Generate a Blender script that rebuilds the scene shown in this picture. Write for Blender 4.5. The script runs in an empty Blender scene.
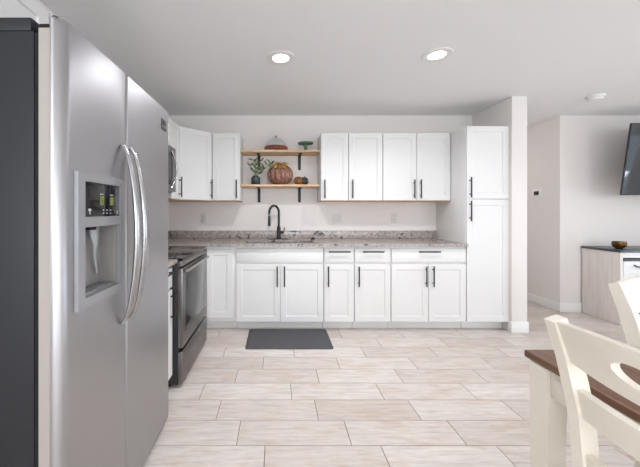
import bpy, bmesh, math, random
from mathutils import Vector, Matrix
random.seed(7)
SC = bpy.context.scene
COL = SC.collection

# ------------------------------------------------------------------ camera, world, light, exposure
F_PX, CX, CY = 305.0, 277.0, 211.0
EYE = 1.275
cam_d = bpy.data.cameras.new('camera')
cam = bpy.data.objects.new('camera', cam_d); COL.objects.link(cam)
cam.location = (0, 0, EYE); cam.rotation_euler = (math.pi / 2, 0, 0)
cam_d.sensor_fit = 'HORIZONTAL'; cam_d.sensor_width = 36.0
cam_d.lens = 36.0 * F_PX / 640.0
cam_d.shift_x = (320 - CX) / 640.0
cam_d.shift_y = -(233.5 - CY) / 640.0
cam_d.clip_start = 0.02
SC.camera = cam

SC.view_settings.view_transform = 'Standard'
SC.view_settings.look = 'None'
SC.view_settings.exposure = -0.52
SC.view_settings.gamma = 1.0
SC.view_settings.use_curve_mapping = False

W = bpy.data.worlds.new('world'); SC.world = W; W.use_nodes = True
W.node_tree.nodes['Background'].inputs[0].default_value = (0.80, 0.90, 1.0, 1)
W.node_tree.nodes['Background'].inputs[1].default_value = 2.2

def area(name, loc, aim, sx, sy, power, col):
    d = bpy.data.lights.new(name, 'AREA'); d.shape = 'RECTANGLE'; d.size = sx; d.size_y = sy
    d.energy = power; d.color = col
    o = bpy.data.objects.new(name, d); COL.objects.link(o); o.location = loc
    o.rotation_euler = (Vector(aim)).to_track_quat('-Z', 'Y').to_euler()
    return o
# daylight coming in through the windows behind the camera and in the right-hand wall, plus added fill lamps
DAY = (0.895, 0.955, 1.03)
for wx in (0.1, 3.2):
    area('daylight_sky', (wx, -3.30, 1.75), (0, 1, 0.8), 2.3, 0.7, 60, DAY)
    area('floor_bounce_fill', (wx, -3.30, 1.1), (0, 1, -0.9), 2.3, 0.6, 56, DAY)  # added lamps aimed at the rear floor, so its bounce lifts the ceiling
area('daylight_right', (5.72, 1.15, 1.25), (-1, 0, 0.5), 1.3, 0.6, 36, (0.85, 0.94, 1.05))
area('daylight_right_low', (5.72, 1.15, 0.6), (-1, 0, -0.9), 1.3, 0.6, 36, (0.85, 0.94, 1.05))
area('left_fill', (-1.2, -1.8, 1.45), (1, 0.25, 0.15), 1.5, 1.2, 48, DAY)  # added fill from the left for the left-facing chair and table faces
area('hallway_fill', (3.10, 5.2, 2.46), (0, 0, -1), .15, .15, 12, (1, .97, .95))  # unseen lamp without a fixture, added to brighten the hallway wall
DOWNLIGHT_W = 17.5

# ------------------------------------------------------------------ materials
def lin(c):
    return tuple(((v / 255.0) / 12.92 if v / 255.0 <= 0.04045 else ((v / 255.0 + 0.055) / 1.055) ** 2.4) for v in c) + (1,)
def mat(name, rgb, rough=0.5, metal=0.0, **kw):
    m = bpy.data.materials.new(name); m.use_nodes = True
    b = m.node_tree.nodes['Principled BSDF']
    b.inputs['Base Color'].default_value = lin(rgb)
    b.inputs['Roughness'].default_value = rough
    b.inputs['Metallic'].default_value = metal
    for k, v in kw.items():
        b.inputs[k].default_value = v
    return m
def nodes(m):
    nt = m.node_tree
    return nt, nt.nodes['Principled BSDF']
def coords(nt, scale=(1, 1, 1), kind='Object'):
    tc = nt.nodes.new('ShaderNodeTexCoord'); mp = nt.nodes.new('ShaderNodeMapping')
    mp.inputs['Scale'].default_value = scale
    nt.links.new(tc.outputs[kind], mp.inputs['Vector'])
    return mp.outputs['Vector']
def noise(nt, vec, scale, detail=4, rough=0.55):
    n = nt.nodes.new('ShaderNodeTexNoise')
    n.inputs['Scale'].default_value = scale; n.inputs['Detail'].default_value = detail
    n.inputs['Roughness'].default_value = rough
    nt.links.new(vec, n.inputs['Vector'])
    return n.outputs['Fac']
def ramp(nt, fac, stops):
    r = nt.nodes.new('ShaderNodeValToRGB')
    e = r.color_ramp.elements
    while len(e) < len(stops): e.new(0.5)
    for i, (p, c) in enumerate(stops):
        e[i].position = p; e[i].color = lin(c) if len(c) == 3 else c
    nt.links.new(fac, r.inputs['Fac'])
    return r.outputs['Color']
def mix(nt, fac, a, b, kind='MIX'):
    x = nt.nodes.new('ShaderNodeMix'); x.data_type = 'RGBA'; x.blend_type = kind
    for sock, v in ((x.inputs[0], fac), (x.inputs[6], a), (x.inputs[7], b)):
        if hasattr(v, 'is_linked'): nt.links.new(v, sock)
        else: sock.default_value = v
    return x.outputs[2]
def bump(nt, b, h, strength=0.1, dist=0.01):
    n = nt.nodes.new('ShaderNodeBump'); n.inputs['Strength'].default_value = strength
    n.inputs['Distance'].default_value = dist
    nt.links.new(h, n.inputs['Height']); nt.links.new(n.outputs['Normal'], b.inputs['Normal'])

def wall_mat(name, rgb):
    m = mat(name, rgb, 0.85); nt, b = nodes(m)
    v = coords(nt); f = noise(nt, v, 60, 3)
    bump(nt, b, f, 0.06, 0.004)
    return m
M = {}
M['wall'] = wall_mat('wall_paint', (232, 226, 222))
M['ceiling'] = wall_mat('ceiling_paint', (240, 239, 238))
M['trim'] = mat('trim_white', (238, 236, 234), 0.4)
M['cab'] = mat('cabinet_white', (229, 228, 226), 0.5, 0.0, **{'Specular IOR Level': 0.3})
M['maple'] = mat('maple_ply', (206, 170, 132), 0.6)
nt, b = nodes(M['maple']); v = coords(nt, (3, 20, 20)); b.inputs['Base Color'].default_value = lin((206, 170, 132))
nt.links.new(ramp(nt, noise(nt, v, 3), [(0.3, (196, 156, 116)), (0.7, (216, 184, 148))]), b.inputs['Base Color'])
M['handle'] = mat('handle_dark_metal', (62, 58, 58), 0.38, 0.6)
M['black'] = mat('matte_black', (30, 29, 30), 0.5)
M['faucet'] = mat('faucet_black', (38, 36, 38), 0.35, 0.3)
M['blackglass'] = mat('black_glass', (22, 22, 24), 0.06)
M['gap'] = mat('rubber_black', (16, 16, 17), 0.8)
M['plastic'] = mat('white_plastic', (236, 235, 233), 0.4)
M['greyplastic'] = mat('grey_plastic', (168, 161, 154), 0.45)
M['wellgrey'] = mat('well_grey', (150, 147, 144), 0.4)
M['paddle_streak'] = mat('paddle_streak_white', (226, 230, 234), 0.15, 0.0, **{'Transmission Weight': 0.5})
M['dispenser'] = mat('dispenser_silver', (160, 160, 163), 0.38, 0.35)
M['body'] = mat('fridge_body_dark', (33, 35, 40), 0.5, 0.1)
M['dark'] = mat('black_enamel', (42, 42, 45), 0.35)
M['lcd'] = mat('lcd_green', (118, 130, 62), 0.4)
nt, b = nodes(M['lcd']); b.inputs['Emission Color'].default_value = lin((170, 190, 70)); b.inputs['Emission Strength'].default_value = 0.1
M['icon'] = mat('icon_white', (200, 200, 200), 0.5)
M['mat'] = mat('mat_grey', (80, 79, 82), 0.75)
nt, b = nodes(M['mat']); v = coords(nt); bump(nt, b, noise(nt, v, 220, 2), 0.25, 0.002)
M['glass'] = mat('clear_glass', (250, 252, 252), 0.0, 0.0, **{'Transmission Weight': 1.0, 'IOR': 1.06})
M['glasswin'] = mat('window_glass', (245, 248, 248), 0.0, 0.0, **{'Transmission Weight': 1.0, 'IOR': 1.02})
M['tvscreen'] = mat('tv_screen', (40, 46, 52), 0.05, 0.0, **{'Specular IOR Level': 0.9})
M['tvbody'] = mat('tv_plastic', (26, 26, 28), 0.4)
M['slate'] = mat('dark_slate_top', (66, 72, 80), 0.3)
M['gold'] = mat('gold_leaf', (176, 140, 78), 0.45, 0.4)
M['green'] = mat('green_glaze', (84, 122, 86), 0.25)
M['vase'] = mat('dark_teal_glaze', (42, 58, 58), 0.3)
M['leaf'] = mat('leaf_green', (86, 108, 72), 0.55)
nt, b = nodes(M['leaf']); v = coords(nt)
nt.links.new(ramp(nt, noise(nt, v, 25), [(0.35, (48, 70, 42)), (0.7, (108, 126, 88))]), b.inputs['Base Color'])
M['stem'] = mat('stem_green', (98, 96, 66), 0.6)
M['outlet'] = mat('outlet_plastic', (220, 215, 211), 0.45)
M['steel_sink'] = mat('sink_steel', (150, 148, 146), 0.35, 0.9)

def steel(name, rgb, rough, scale=(1, 60, 1.5), amt=0.10):
    m = mat(name, rgb, rough, 1.0); nt, b = nodes(m)
    tg = nt.nodes.new('ShaderNodeTangent'); tg.direction_type = 'RADIAL'; tg.axis = 'Z'
    nt.links.new(tg.outputs[0], b.inputs['Tangent']); b.inputs['Anisotropic'].default_value = 0.35; b.inputs['Anisotropic Rotation'].default_value = 0.0
    v = coords(nt, scale); f = noise(nt, v, 8, 4)
    mr = nt.nodes.new('ShaderNodeMapRange'); mr.inputs[3].default_value = rough - amt * .5; mr.inputs[4].default_value = rough + amt * .5
    nt.links.new(f, mr.inputs[0]); nt.links.new(mr.outputs[0], b.inputs['Roughness'])
    return m
M['steel'] = steel('brushed_steel', (176, 175, 177), 0.42, (1, 1.5, 60))
M['steel_h'] = mat('handle_steel', (178, 177, 178), 0.27, 1.0)
M['steel_r'] = steel('range_steel', (132, 129, 128), 0.34, (1, 1.5, 60))
M['steel_d'] = mat('range_window_glass', (44, 42, 43), 0.10, 0.0, **{'Specular IOR Level': 0.6})

def wood(name, c0, c1, c2, rough=0.5, scale=(2, 30, 30)):
    m = mat(name, c1, rough); nt, b = nodes(m)
    v = coords(nt, scale); f = noise(nt, v, 1.6, 6, 0.6)
    nt.links.new(ramp(nt, f, [(0.28, c0), (0.5, c1), (0.72, c2)]), b.inputs['Base Color'])
    bump(nt, b, f, 0.08, 0.004)
    return m
M['shelf'] = wood('pine_slab', (186, 146, 108), (218, 184, 146), (234, 208, 176), 0.55, (2.5, 16, 16))
M['walnut'] = wood('table_brown', (84, 54, 36), (110, 74, 50), (130, 92, 66), 0.4, (30, 2.5, 30))
M['redwood'] = wood('cake_board_wood', (84, 42, 30), (118, 62, 44), (140, 80, 58), 0.45, (4, 24, 24))
M['greywood'] = wood('whitewashed_wood', (222, 212, 204), (232, 224, 217), (238, 231, 226), 0.6, (24, 24, 2))
M['cream'] = mat('cream_paint', (226, 217, 200), 0.5)
nt, b = nodes(M['cream']); v = coords(nt)
f = noise(nt, v, 14, 6, 0.7)
nt.links.new(ramp(nt, f, [(0.26, (204, 193, 174)), (0.34, (233, 225, 210)), (0.75, (238, 231, 218))]), b.inputs['Base Color'])

# granite
m = M['granite'] = mat('granite', (188, 176, 166), 0.2); nt, b = nodes(m)
v = coords(nt)
base = ramp(nt, noise(nt, v, 34, 6, 0.75), [(0.30, (100, 93, 90)), (0.45, (158, 149, 143)), (0.60, (194, 184, 176)), (0.75, (168, 153, 142))])
vo = nt.nodes.new('ShaderNodeTexVoronoi'); vo.inputs['Scale'].default_value = 120; nt.links.new(v, vo.inputs['Vector'])
sp = ramp(nt, vo.outputs['Distance'], [(0.16, (0, 0, 0)), (0.34, (255, 255, 255))])
sel = ramp(nt, noise(nt, v, 34, 3), [(0.46, (255, 255, 255)), (0.54, (0, 0, 0))])
msk = mix(nt, 1.0, sp, sel, 'ADD')
c = mix(nt, msk, lin((62, 56, 56)), base)
wv = nt.nodes.new('ShaderNodeTexNoise'); wv.inputs['Scale'].default_value = 11; wv.inputs['Detail'].default_value = 7; wv.inputs['Distortion'].default_value = 1.3
nt.links.new(v, wv.inputs['Vector'])
vein = ramp(nt, wv.outputs['Fac'], [(0.34, (50, 46, 47)), (0.41, (255, 255, 255))])
c = mix(nt, 0.85, c, vein, 'MULTIPLY')
nt.links.new(c, b.inputs['Base Color'])

# floor tile
m = M['tile'] = mat('whitewashed_plank_tile', (214, 204, 196), 0.34); nt, b = nodes(m)
geo = nt.nodes.new('ShaderNodeNewGeometry')
tc = nt.nodes.new('ShaderNodeTexCoord')
off = nt.nodes.new('ShaderNodeVectorMath'); off.operation = 'MULTIPLY_ADD'
comb = nt.nodes.new('ShaderNodeCombineXYZ')
for i in range(3): nt.links.new(geo.outputs['Random Per Island'], comb.inputs[i])
off.inputs[1].default_value = (37, 53, 11); nt.links.new(comb.outputs[0], off.inputs[0]); nt.links.new(tc.outputs['Object'], off.inputs[2])
mp = nt.nodes.new('ShaderNodeMapping'); mp.inputs['Scale'].default_value = (2.2, 22, 1); nt.links.new(off.outputs[0], mp.inputs['Vector'])
g1 = ramp(nt, noise(nt, mp.outputs[0], 2.2, 8, 0.68), [(0.28, (198, 189, 182)), (0.46, (220, 213, 208)), (0.62, (230, 226, 223)), (0.8, (212, 209, 206))])
mp2 = nt.nodes.new('ShaderNodeMapping'); mp2.inputs['Scale'].default_value = (1.6, 4, 1); nt.links.new(off.outputs[0], mp2.inputs['Vector'])
g2 = ramp(nt, noise(nt, mp2.outputs[0], 3.0, 5), [(0.36, (234, 218, 202)), (0.50, (255, 255, 255)), (0.66, (232, 231, 231))])
c = mix(nt, 0.45, g1, g2, 'MULTIPLY')
tint = ramp(nt, geo.outputs['Random Per Island'], [(0.0, (236, 228, 222)), (1.0, (255, 253, 250))])
c = mix(nt, 1.0, c, tint, 'MULTIPLY')
nt.links.new(c, b.inputs['Base Color'])
M['grout'] = mat('grout', (128, 111, 100), 0.9)

m = M['pumpkin'] = mat('rust_basket_pumpkin', (150, 98, 74), 0.45, 0.25); nt, b = nodes(m)
v = coords(nt, (70, 70, 25))
f = noise(nt, v, 1.4, 4)
nt.links.new(ramp(nt, f, [(0.32, (84, 52, 40)), (0.5, (132, 90, 72)), (0.68, (180, 142, 122))]), b.inputs['Base Color'])
bump(nt, b, f, 0.4, 0.01)
M['stemwood'] = mat('pumpkin_stem', (110, 84, 52), 0.6)
m = M['amber'] = mat('amber_glaze', (150, 92, 40), 0.3); nt, b = nodes(m); v = coords(nt, (30, 30, 30))
nt.links.new(ramp(nt, noise(nt, v, 1.5, 3), [(0.35, (70, 38, 22)), (0.62, (150, 94, 42))]), b.inputs['Base Color'])
M['darkgreen'] = mat('dark_green_glaze', (46, 58, 50), 0.3)
m = M['bronze'] = mat('bronze_bowl', (120, 84, 34), 0.35, 0.7); nt, b = nodes(m); v = coords(nt, (40, 40, 40))
nt.links.new(ramp(nt, noise(nt, v, 1.2, 3), [(0.35, (48, 32, 22)), (0.68, (138, 98, 36))]), b.inputs['Base Color'])
m = M['lens'] = mat('lit_lens', (255, 255, 255), 0.5); nt, b = nodes(m)
b.inputs['Emission Color'].default_value = (1, 0.985, 0.96, 1); b.inputs['Emission Strength'].default_value = 6.0

# ------------------------------------------------------------------ helpers
class MB:
    def __init__(s):
        s.bm = bmesh.new(); s.mi = 0
    def _set(s, faces):
        for f in faces: f.material_index = s.mi
    def box(s, x0, x1, y0, y1, z0, z1, bev=0.0, seg=2):
        vs = [s.bm.verts.new(p) for p in ((x0, y0, z0), (x1, y0, z0), (x1, y1, z0), (x0, y1, z0), (x0, y0, z1), (x1, y0, z1), (x1, y1, z1), (x0, y1, z1))]
        fs = [s.bm.faces.new([vs[i] for i in q]) for q in ((3, 2, 1, 0), (4, 5, 6, 7), (0, 1, 5, 4), (1, 2, 6, 5), (2, 3, 7, 6), (3, 0, 4, 7))]
        s._set(fs)
        if bev > 0:
            es = list({e for f in fs for e in f.edges})
            bmesh.ops.bevel(s.bm, geom=es, offset=bev, segments=seg, affect='EDGES', profile=0.5)
        return s
    def shaker(s, x0, x1, z0, z1, yf, t=0.02, rail=0.057, rec=0.007):
        """flat-framed door, front towards -y at y = yf"""
        s.box(x0, x1, yf, yf + t, z0, z1, 0.0015, 1)
        s.bm.faces.ensure_lookup_table()
        cand = [f for f in s.bm.faces if abs(f.normal.y + 1) < 1e-3 or (f.normal_update() or abs(f.normal.y + 1) < 1e-3)]
        ff = max((f for f in cand if abs(f.calc_center_median().y - yf) < 1e-4 and x0 <= f.calc_center_median().x <= x1 and z0 <= f.calc_center_median().z <= z1), key=lambda f: f.calc_area())
        bmesh.ops.inset_region(s.bm, faces=[ff], thickness=rail, depth=0, use_even_offset=True)
        bmesh.ops.inset_region(s.bm, faces=[ff], thickness=0.005, depth=-rec, use_even_offset=True)
        return s
    def sweep(s, pts, ra, rb=None, ref=(0, 1, 0), n=12, rect=False):
        """sweep an ellipse (or rectangle) along pts; ra along ref, rb across"""
        pts = [Vector(p) for p in pts]; N = len(pts)
        if rb is None: rb = ra
        ra = [ra] * N if not hasattr(ra, '__len__') else ra
        rb = [rb] * N if not hasattr(rb, '__len__') else rb
        rings = []
        for i, p in enumerate(pts):
            t = (pts[min(i + 1, N - 1)] - pts[max(i - 1, 0)]).normalized()
            r = Vector(ref); r = r - t * r.dot(t)
            if r.length < 1e-4: r = Vector((1, 0, 0)) - t * t.x
            r.normalize(); q = t.cross(r)
            ring = []
            if rect:
                for a, b_ in ((-1, -1), (1, -1), (1, 1), (-1, 1)):
                    ring.append(s.bm.verts.new(p + r * ra[i] * a + q * rb[i] * b_))
            else:
                for k in range(n):
                    th = 2 * math.pi * k / n
                    ring.append(s.bm.verts.new(p + r * ra[i] * math.cos(th) + q * rb[i] * math.sin(th)))
            rings.append(ring)
        m = len(rings[0]); fs = []
        for i in range(N - 1):
            for k in range(m):
                fs.append(s.bm.faces.new((rings[i][k], rings[i][(k + 1) % m], rings[i + 1][(k + 1) % m], rings[i + 1][k])))
        fs.append(s.bm.faces.new(list(reversed(rings[0])))); fs.append(s.bm.faces.new(rings[-1]))
        s._set(fs)
        return s
    def lathe(s, prof, c=(0, 0, 0), n=32, lobes=0, amp=0.0, sx=1.0, sy=1.0):
        """profile [(r, z)...] about z through c"""
        rings = []; fs = []
        for r, z in prof:
            if r < 1e-6:
                rings.append([s.bm.verts.new((c[0], c[1], c[2] + z))])
            else:
                ring = []
                for k in range(n):
                    th = 2 * math.pi * k / n
                    rr = r * (1 - amp * (0.5 + 0.5 * math.cos(lobes * th)) ** 3) if lobes else r
                    ring.append(s.bm.verts.new((c[0] + rr * sx * math.cos(th), c[1] + rr * sy * math.sin(th), c[2] + z)))
                rings.append(ring)
        for a, b_ in zip(rings, rings[1:]):
            if len(a) == 1 and len(b_) == 1: continue
            for k in range(n):
                k2 = (k + 1) % n
                if len(a) == 1: fs.append(s.bm.faces.new((a[0], b_[k2], b_[k])))
                elif len(b_) == 1: fs.append(s.bm.faces.new((a[k], a[k2], b_[0])))
                else: fs.append(s.bm.faces.new((a[k], a[k2], b_[k2], b_[k])))
        s._set(fs)
        return s
    def prism(s, poly, z0, z1, bev=0.0):
        lo = [s.bm.verts.new((x, y, z0)) for x, y in poly]; hi = [s.bm.verts.new((x, y, z1)) for x, y in poly]
        n = len(poly)
        fs = [s.bm.faces.new(list(reversed(lo))), s.bm.faces.new(hi)]
        top = fs[1]
        for i in range(n):
            fs.append(s.bm.faces.new((lo[i], lo[(i + 1) % n], hi[(i + 1) % n], hi[i])))
        s._set(fs)
        if bev > 0:
            bmesh.ops.bevel(s.bm, geom=list(top.edges), offset=bev, segments=2, affect='EDGES', profile=0.5)
        return s
    def cells(s, xs, ys, z0, z1, full):
        """slab of grid cells (i, j) with full(i, j) true; one closed mesh"""
        vd = {}
        def V(i, j, z):
            k = (i, j, z)
            if k not in vd: vd[k] = s.bm.verts.new((xs[i], ys[j], z))
            return vd[k]
        nx, ny = len(xs) - 1, len(ys) - 1
        F = lambda i, j: 0 <= i < nx and 0 <= j < ny and full(i, j)
        fs = []
        for i in range(nx):
            for j in range(ny):
                if not F(i, j): continue
                fs.append(s.bm.faces.new((V(i, j, z1), V(i + 1, j, z1), V(i + 1, j + 1, z1), V(i, j + 1, z1))))
                fs.append(s.bm.faces.new((V(i, j + 1, z0), V(i + 1, j + 1, z0), V(i + 1, j, z0), V(i, j, z0))))
                if not F(i, j - 1): fs.append(s.bm.faces.new((V(i, j, z0), V(i + 1, j, z0), V(i + 1, j, z1), V(i, j, z1))))
                if not F(i, j + 1): fs.append(s.bm.faces.new((V(i + 1, j + 1, z0), V(i, j + 1, z0), V(i, j + 1, z1), V(i + 1, j + 1, z1))))
                if not F(i - 1, j): fs.append(s.bm.faces.new((V(i, j + 1, z0), V(i, j, z0), V(i, j, z1), V(i, j + 1, z1))))
                if not F(i + 1, j): fs.append(s.bm.faces.new((V(i + 1, j, z0), V(i + 1, j + 1, z0), V(i + 1, j + 1, z1), V(i + 1, j, z1))))
        s._set(fs)
        return s
    def xf(s, mtx):
        s.bm.transform(mtx); return s
    def build(s, name, mats, parent=None, smooth=35):
        me = bpy.data.meshes.new(name)
        bmesh.ops.recalc_face_normals(s.bm, faces=s.bm.faces[:])
        s.bm.to_mesh(me); s.bm.free()
        for m in (mats if isinstance(mats, (list, tuple)) else [mats]): me.materials.append(M[m])
        for p in me.polygons: p.use_smooth = True
        me.set_sharp_from_angle(angle=math.radians(smooth))
        o = bpy.data.objects.new(name, me); COL.objects.link(o)
        if parent: o.parent = parent
        return o

def tag(o, label, cat, group=None):
    o['label'] = label; o['category'] = cat
    if group: o['group'] = group
    return o
def thing(name, label, cat, loc=(0, 0, 0), rz=0.0, group=None):
    o = bpy.data.objects.new(name, None); COL.objects.link(o)
    o.empty_display_size = 0.1
    o.location = loc; o.rotation_euler = (0, 0, rz)
    return tag(o, label, cat, group)
def struct(name, mb, m):
    o = mb.build(name, m); o['kind'] = 'structure'; return o
def copy_thing(src, loc, rz, label, group=None):
    r = src.copy(); COL.objects.link(r); r.location = loc; r.rotation_euler = (0, 0, rz); r['label'] = label
    if group: r['group'] = group
    for ch in list(src.children):
        c = ch.copy(); COL.objects.link(c); c.parent = r
        for g in list(ch.children):
            d = g.copy(); COL.objects.link(d); d.parent = c
    return r

# ------------------------------------------------------------------ the room
XL, XR, YB, YR, H = -1.36, 5.9, 3.85, -3.5, 2.48
PX0, PX1, PY = 2.462, 2.624, 3.197          # partition beside the pantry
HX = 3.573                                    # hallway side wall
YE = 6.2                                     # hallway end

# floor: plank tiles, each row with its own stagger
ph = {-2: -.065, -1: -.221, 0: -.375, 1: -.528, 2: -.314, 3: -.116, 4: -.475, 5: .359, 6: -.60}
TL, TW, G = 0.628, 0.2007, 0.0025
mb = MB()
bm = mb.bm
def tile(x0, x1, y0, y1):
    top = [bm.verts.new(p) for p in ((x0 + G, y0 + G, 0), (x1 - G, y0 + G, 0), (x1 - G, y1 - G, 0), (x0 + G, y1 - G, 0))]
    e = G - 0.0008
    bot = [bm.verts.new(p) for p in ((x0 + e, y0 + e, -.004), (x1 - e, y0 + e, -.004), (x1 - e, y1 - e, -.004), (x0 + e, y1 - e, -.004))]
    bm.faces.new(top)
    for k in range(4): bm.faces.new((bot[k], bot[(k + 1) % 4], top[(k + 1) % 4], top[k]))
for i in range(-27, 23):
    y0 = 1.858 + TW * i; y1 = y0 + TW
    if y1 < YR or y0 > YE: continue
    p = ph.get(i, random.uniform(0, TL))
    lo, hi = (XL, XR) if y1 <= YB + 0.12 else (PX1 - .1, HX + .1)
    x = p + TL * math.floor((lo - p) / TL)
    while x < hi:
        a, c_ = max(x, lo), min(x + TL, hi)
        if c_ - a > 0.02: tile(a, c_, max(y0, YR), min(y1, YE))
        x += TL
mb.mi = 1
mb.box(XL, XR, YR, YB + 0.12, -0.06, -0.0035)
mb.box(PX1 - .1, HX + .1, YB + .12, YE, -0.06, -0.0035)
struct('floor', mb, ['tile', 'grout'])
mb = MB(); mb.box(XL - .12, XR + .12, YR - .12, YE + .12, H, H + .1); struct('ceiling', mb, 'ceiling')

mb = MB(); mb.box(XL, PX0, YB, YB + .12, -.06, H); struct('wall_back', mb, 'wall')
mb = MB(); mb.box(PX0, PX1, PY, YE, -.06, H, 0.004); struct('wall_partition', mb, 'wall')
mb = MB(); mb.prism([(HX + .012, YB), (XR, YB), (XR, YB + .12), (HX + .12, YB + .12), (HX + .12, YE), (HX, YE), (HX, YB + .012), (HX + .0035, YB + .0035)], -.06, H); struct('wall_television', mb, 'wall')
mb = MB(); mb.box(PX1, HX, YE, YE + .12, -.06, H); struct('wall_hallway', mb, 'wall')
# rear wall with two window openings (drawn flat then stood up)
def wall_with_windows(name, xs, zs, holes, mtx):
    mb = MB(); mb.cells(xs, zs, 0, .12, lambda i, j: (i, j) not in holes); mb.xf(mtx); return struct(name, mb, 'wall')
wall_with_windows('wall_rear', [XL, -1.05, 1.25, 2.05, 4.35, XR], [-.06, .8, 2.1, H], {(1, 1), (3, 1)},
                  Matrix.Translation((0, YR, 0)) @ Matrix.Rotation(math.pi / 2, 4, 'X'))
wall_with_windows('wall_right', [YR - .12, .5, 1.8, YB + .12], [-.06, .25, 2.15, H], {(1, 1)},
                  Matrix.Translation((XR, 0, 0)) @ Matrix.Rotation(math.pi / 2, 4, 'Z') @ Matrix.Rotation(math.pi / 2, 4, 'X'))
wall_with_windows('wall_left', [YR - .12, -2.6, -1.0, YB + .12], [-.06, .8, 2.1, H], {(1, 1)},
                  Matrix.Translation((XL - .12, 0, 0)) @ Matrix.Rotation(math.pi / 2, 4, 'Z') @ Matrix.Rotation(math.pi / 2, 4, 'X'))
def window(name, loc, rz, w, h):
    mb = MB()
    for a in ((0, .05, 0, h), (w - .05, w, 0, h), (w / 2 - .025, w / 2 + .025, .05, h - .05), (.05, w - .05, 0, .05), (.05, w - .05, h - .05, h)):
        mb.box(a[0], a[1], -.03, .03, a[2], a[3], .003)
    o = struct(name, mb, 'trim'); o.location = loc; o.rotation_euler = (0, 0, rz)
    g = MB(); g.box(.03, w / 2, -.004, .004, .03, h - .03); g.box(w / 2, w - .03, -.004, .004, .03, h - .03); g.build('pane', 'glasswin', o)
window('window_1', (-1.05, YR - .06, .8), 0, 2.3, 1.3)
window('window_2', (2.05, YR - .06, .8), 0, 2.3, 1.3)
window('window_left_added', (XL - .06, -2.6, .8), math.pi / 2, 1.6, 1.3)  # unseen window and its opening, added to go with the left fill
window('window_3', (XR + .06, .5, .25), math.pi / 2, 1.3, 1.9)

# baseboards
BH = 0.115
mb = MB(); mb.box(PX0 - .002, PX1 + .007, PY - .014, PY, 0.001, BH, .003); mb.box(PX1, PX1 + .007, PY, YE, 0.001, BH, .003)
mb.box(PX0 - .012, PX0, PY - .014, PY + .04, .001, BH, .003)
struct('baseboard_partition', mb, 'trim')
mb = MB(); mb.box(HX - .013, XR, YB - .013, YB, 0.001, BH, .003); struct('baseboard_television', mb, 'trim')
mb = MB(); mb.box(HX - .013, HX, YB, YE, 0.001, BH, .003); struct('baseboard_hallway', mb, 'trim')

# ------------------------------------------------------------------ cabinets
def bar_handle(parent, x, y, z, length, vertical=True, r=0.0072, stand=0.03):
    """bar pull in front (-y) of y, centred at x, z"""
    mb = MB(); hl = length / 2; d = hl - 0.035
    if vertical:
        mb.sweep([(x, y - stand, z - hl), (x, y - stand, z + hl)], r, n=10)
        for s in (-d, d): mb.sweep([(x, y, z + s), (x, y - stand, z + s)], r * .85, n=8, ref=(1, 0, 0))
    else:
        mb.sweep([(x - hl, y - stand, z), (x + hl, y - stand, z)], r, n=10)
        for s in (-d, d): mb.sweep([(x + s, y, z), (x + s, y - stand, z)], r * .85, n=8, ref=(1, 0, 0))
    return mb.build('handle', 'handle', parent)
def door(parent, x0, x1, z0, z1, hx=None, hz=None, hl=0.215, name='door'):
    mb = MB(); mb.shaker(x0, x1, z0, z1, -0.021)
    d = mb.build(name, 'cab', parent, 20)
    if hx is not None: bar_handle(d, hx, -0.021, hz, hl)
    return d
def drawer(parent, x0, x1, z0, z1, hx=None, hl=0.225, name='drawer'):
    mb = MB(); mb.box(x0, x1, -0.021, -.001, z0, z1, .0025)
    d = mb.build(name, 'cab', parent)
    if hx is not None: bar_handle(d, hx, -0.021, (z0 + z1) / 2 + .042, hl, False)
    return d
YF = 3.251                                   # base cabinet face (door fronts stand 21 mm proud)
TOPZ = 0.90
ZD0, ZD1, ZW0, ZW1 = .101, .713, .733, .873
def base_body(parent, w, d, x0=0.0, well=False):
    mb = MB()
    if well:
        mb.cells([x0, x0 + .018, w - .018, w], [0, .018, d - .012, d], .10, TOPZ - .002, lambda i, j: not (i == 1 and j == 1)); mb.box(x0 + .018, w - .018, .018, d - .012, .10, .118)
    else: mb.box(x0, w, 0, d, .10, TOPZ - .002, .001)
    mb.box(x0 + .001, w - .001, .075, d, 0.001, .10)
    return mb.build('body', 'cab', parent)
def base_unit(label, x0, x1, splits, group=None, false_front=False):
    w = x1 - x0
    t = thing('base_cabinet', label, 'cabinet', (x0, YF, 0), 0)
    base_body(t, w, YB - YF - .004, well=false_front)
    g = .004
    if false_front: drawer(t, g, w - g, ZW0, ZW1, name='false_front')
    else: drawer(t, g, w - g, ZW0, ZW1, w / 2)
    n = len(splits)
    for (a, c_, side) in splits:
        a *= w; c_ *= w
        door(t, a + g / 1.3, c_ - g / 1.3, ZD0, ZD1, (a + .043) if side < 0 else (c_ - .033), .585)
    return t
base_unit('white double-door base cabinet directly under the sink, plain false front on top', -.434, .495, [(0, .505, 1), (.505, 1, -1)], false_front=True)
base_unit('narrowest white base cabinet, one drawer and one door, immediately right of the sink base', .498, .818, [(0, 1, -1)])
base_unit('single-door white base cabinet with drawer, between the narrowest one and the wide one', .821, 1.206, [(0, 1, -1)])
base_unit('wide white base cabinet with drawer and two doors, beside the tall pantry', 1.209, 2.004, [(0, .5, 1), (.5, 1, -1)])
# corner base
t = thing('base_cabinet', 'white corner base cabinet with a handleless door, between range and sink base', 'cabinet', (-.434, YF, 0))
mb = MB()
mb.box(-.915, 0, 0, YB - YF - .004, .10, TOPZ - .002, .001); mb.box(-.915, -.002, .075, YB - YF - .004, .001, .10)
mb.box(-.915, -.318, -.282, 0, .10, TOPZ - .002, .001); mb.box(-.915, -.39, -.282, .075, .001, .10)
mb.build('body', 'cab', t)
door(t, -.310, -.036, .143, .866)
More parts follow.
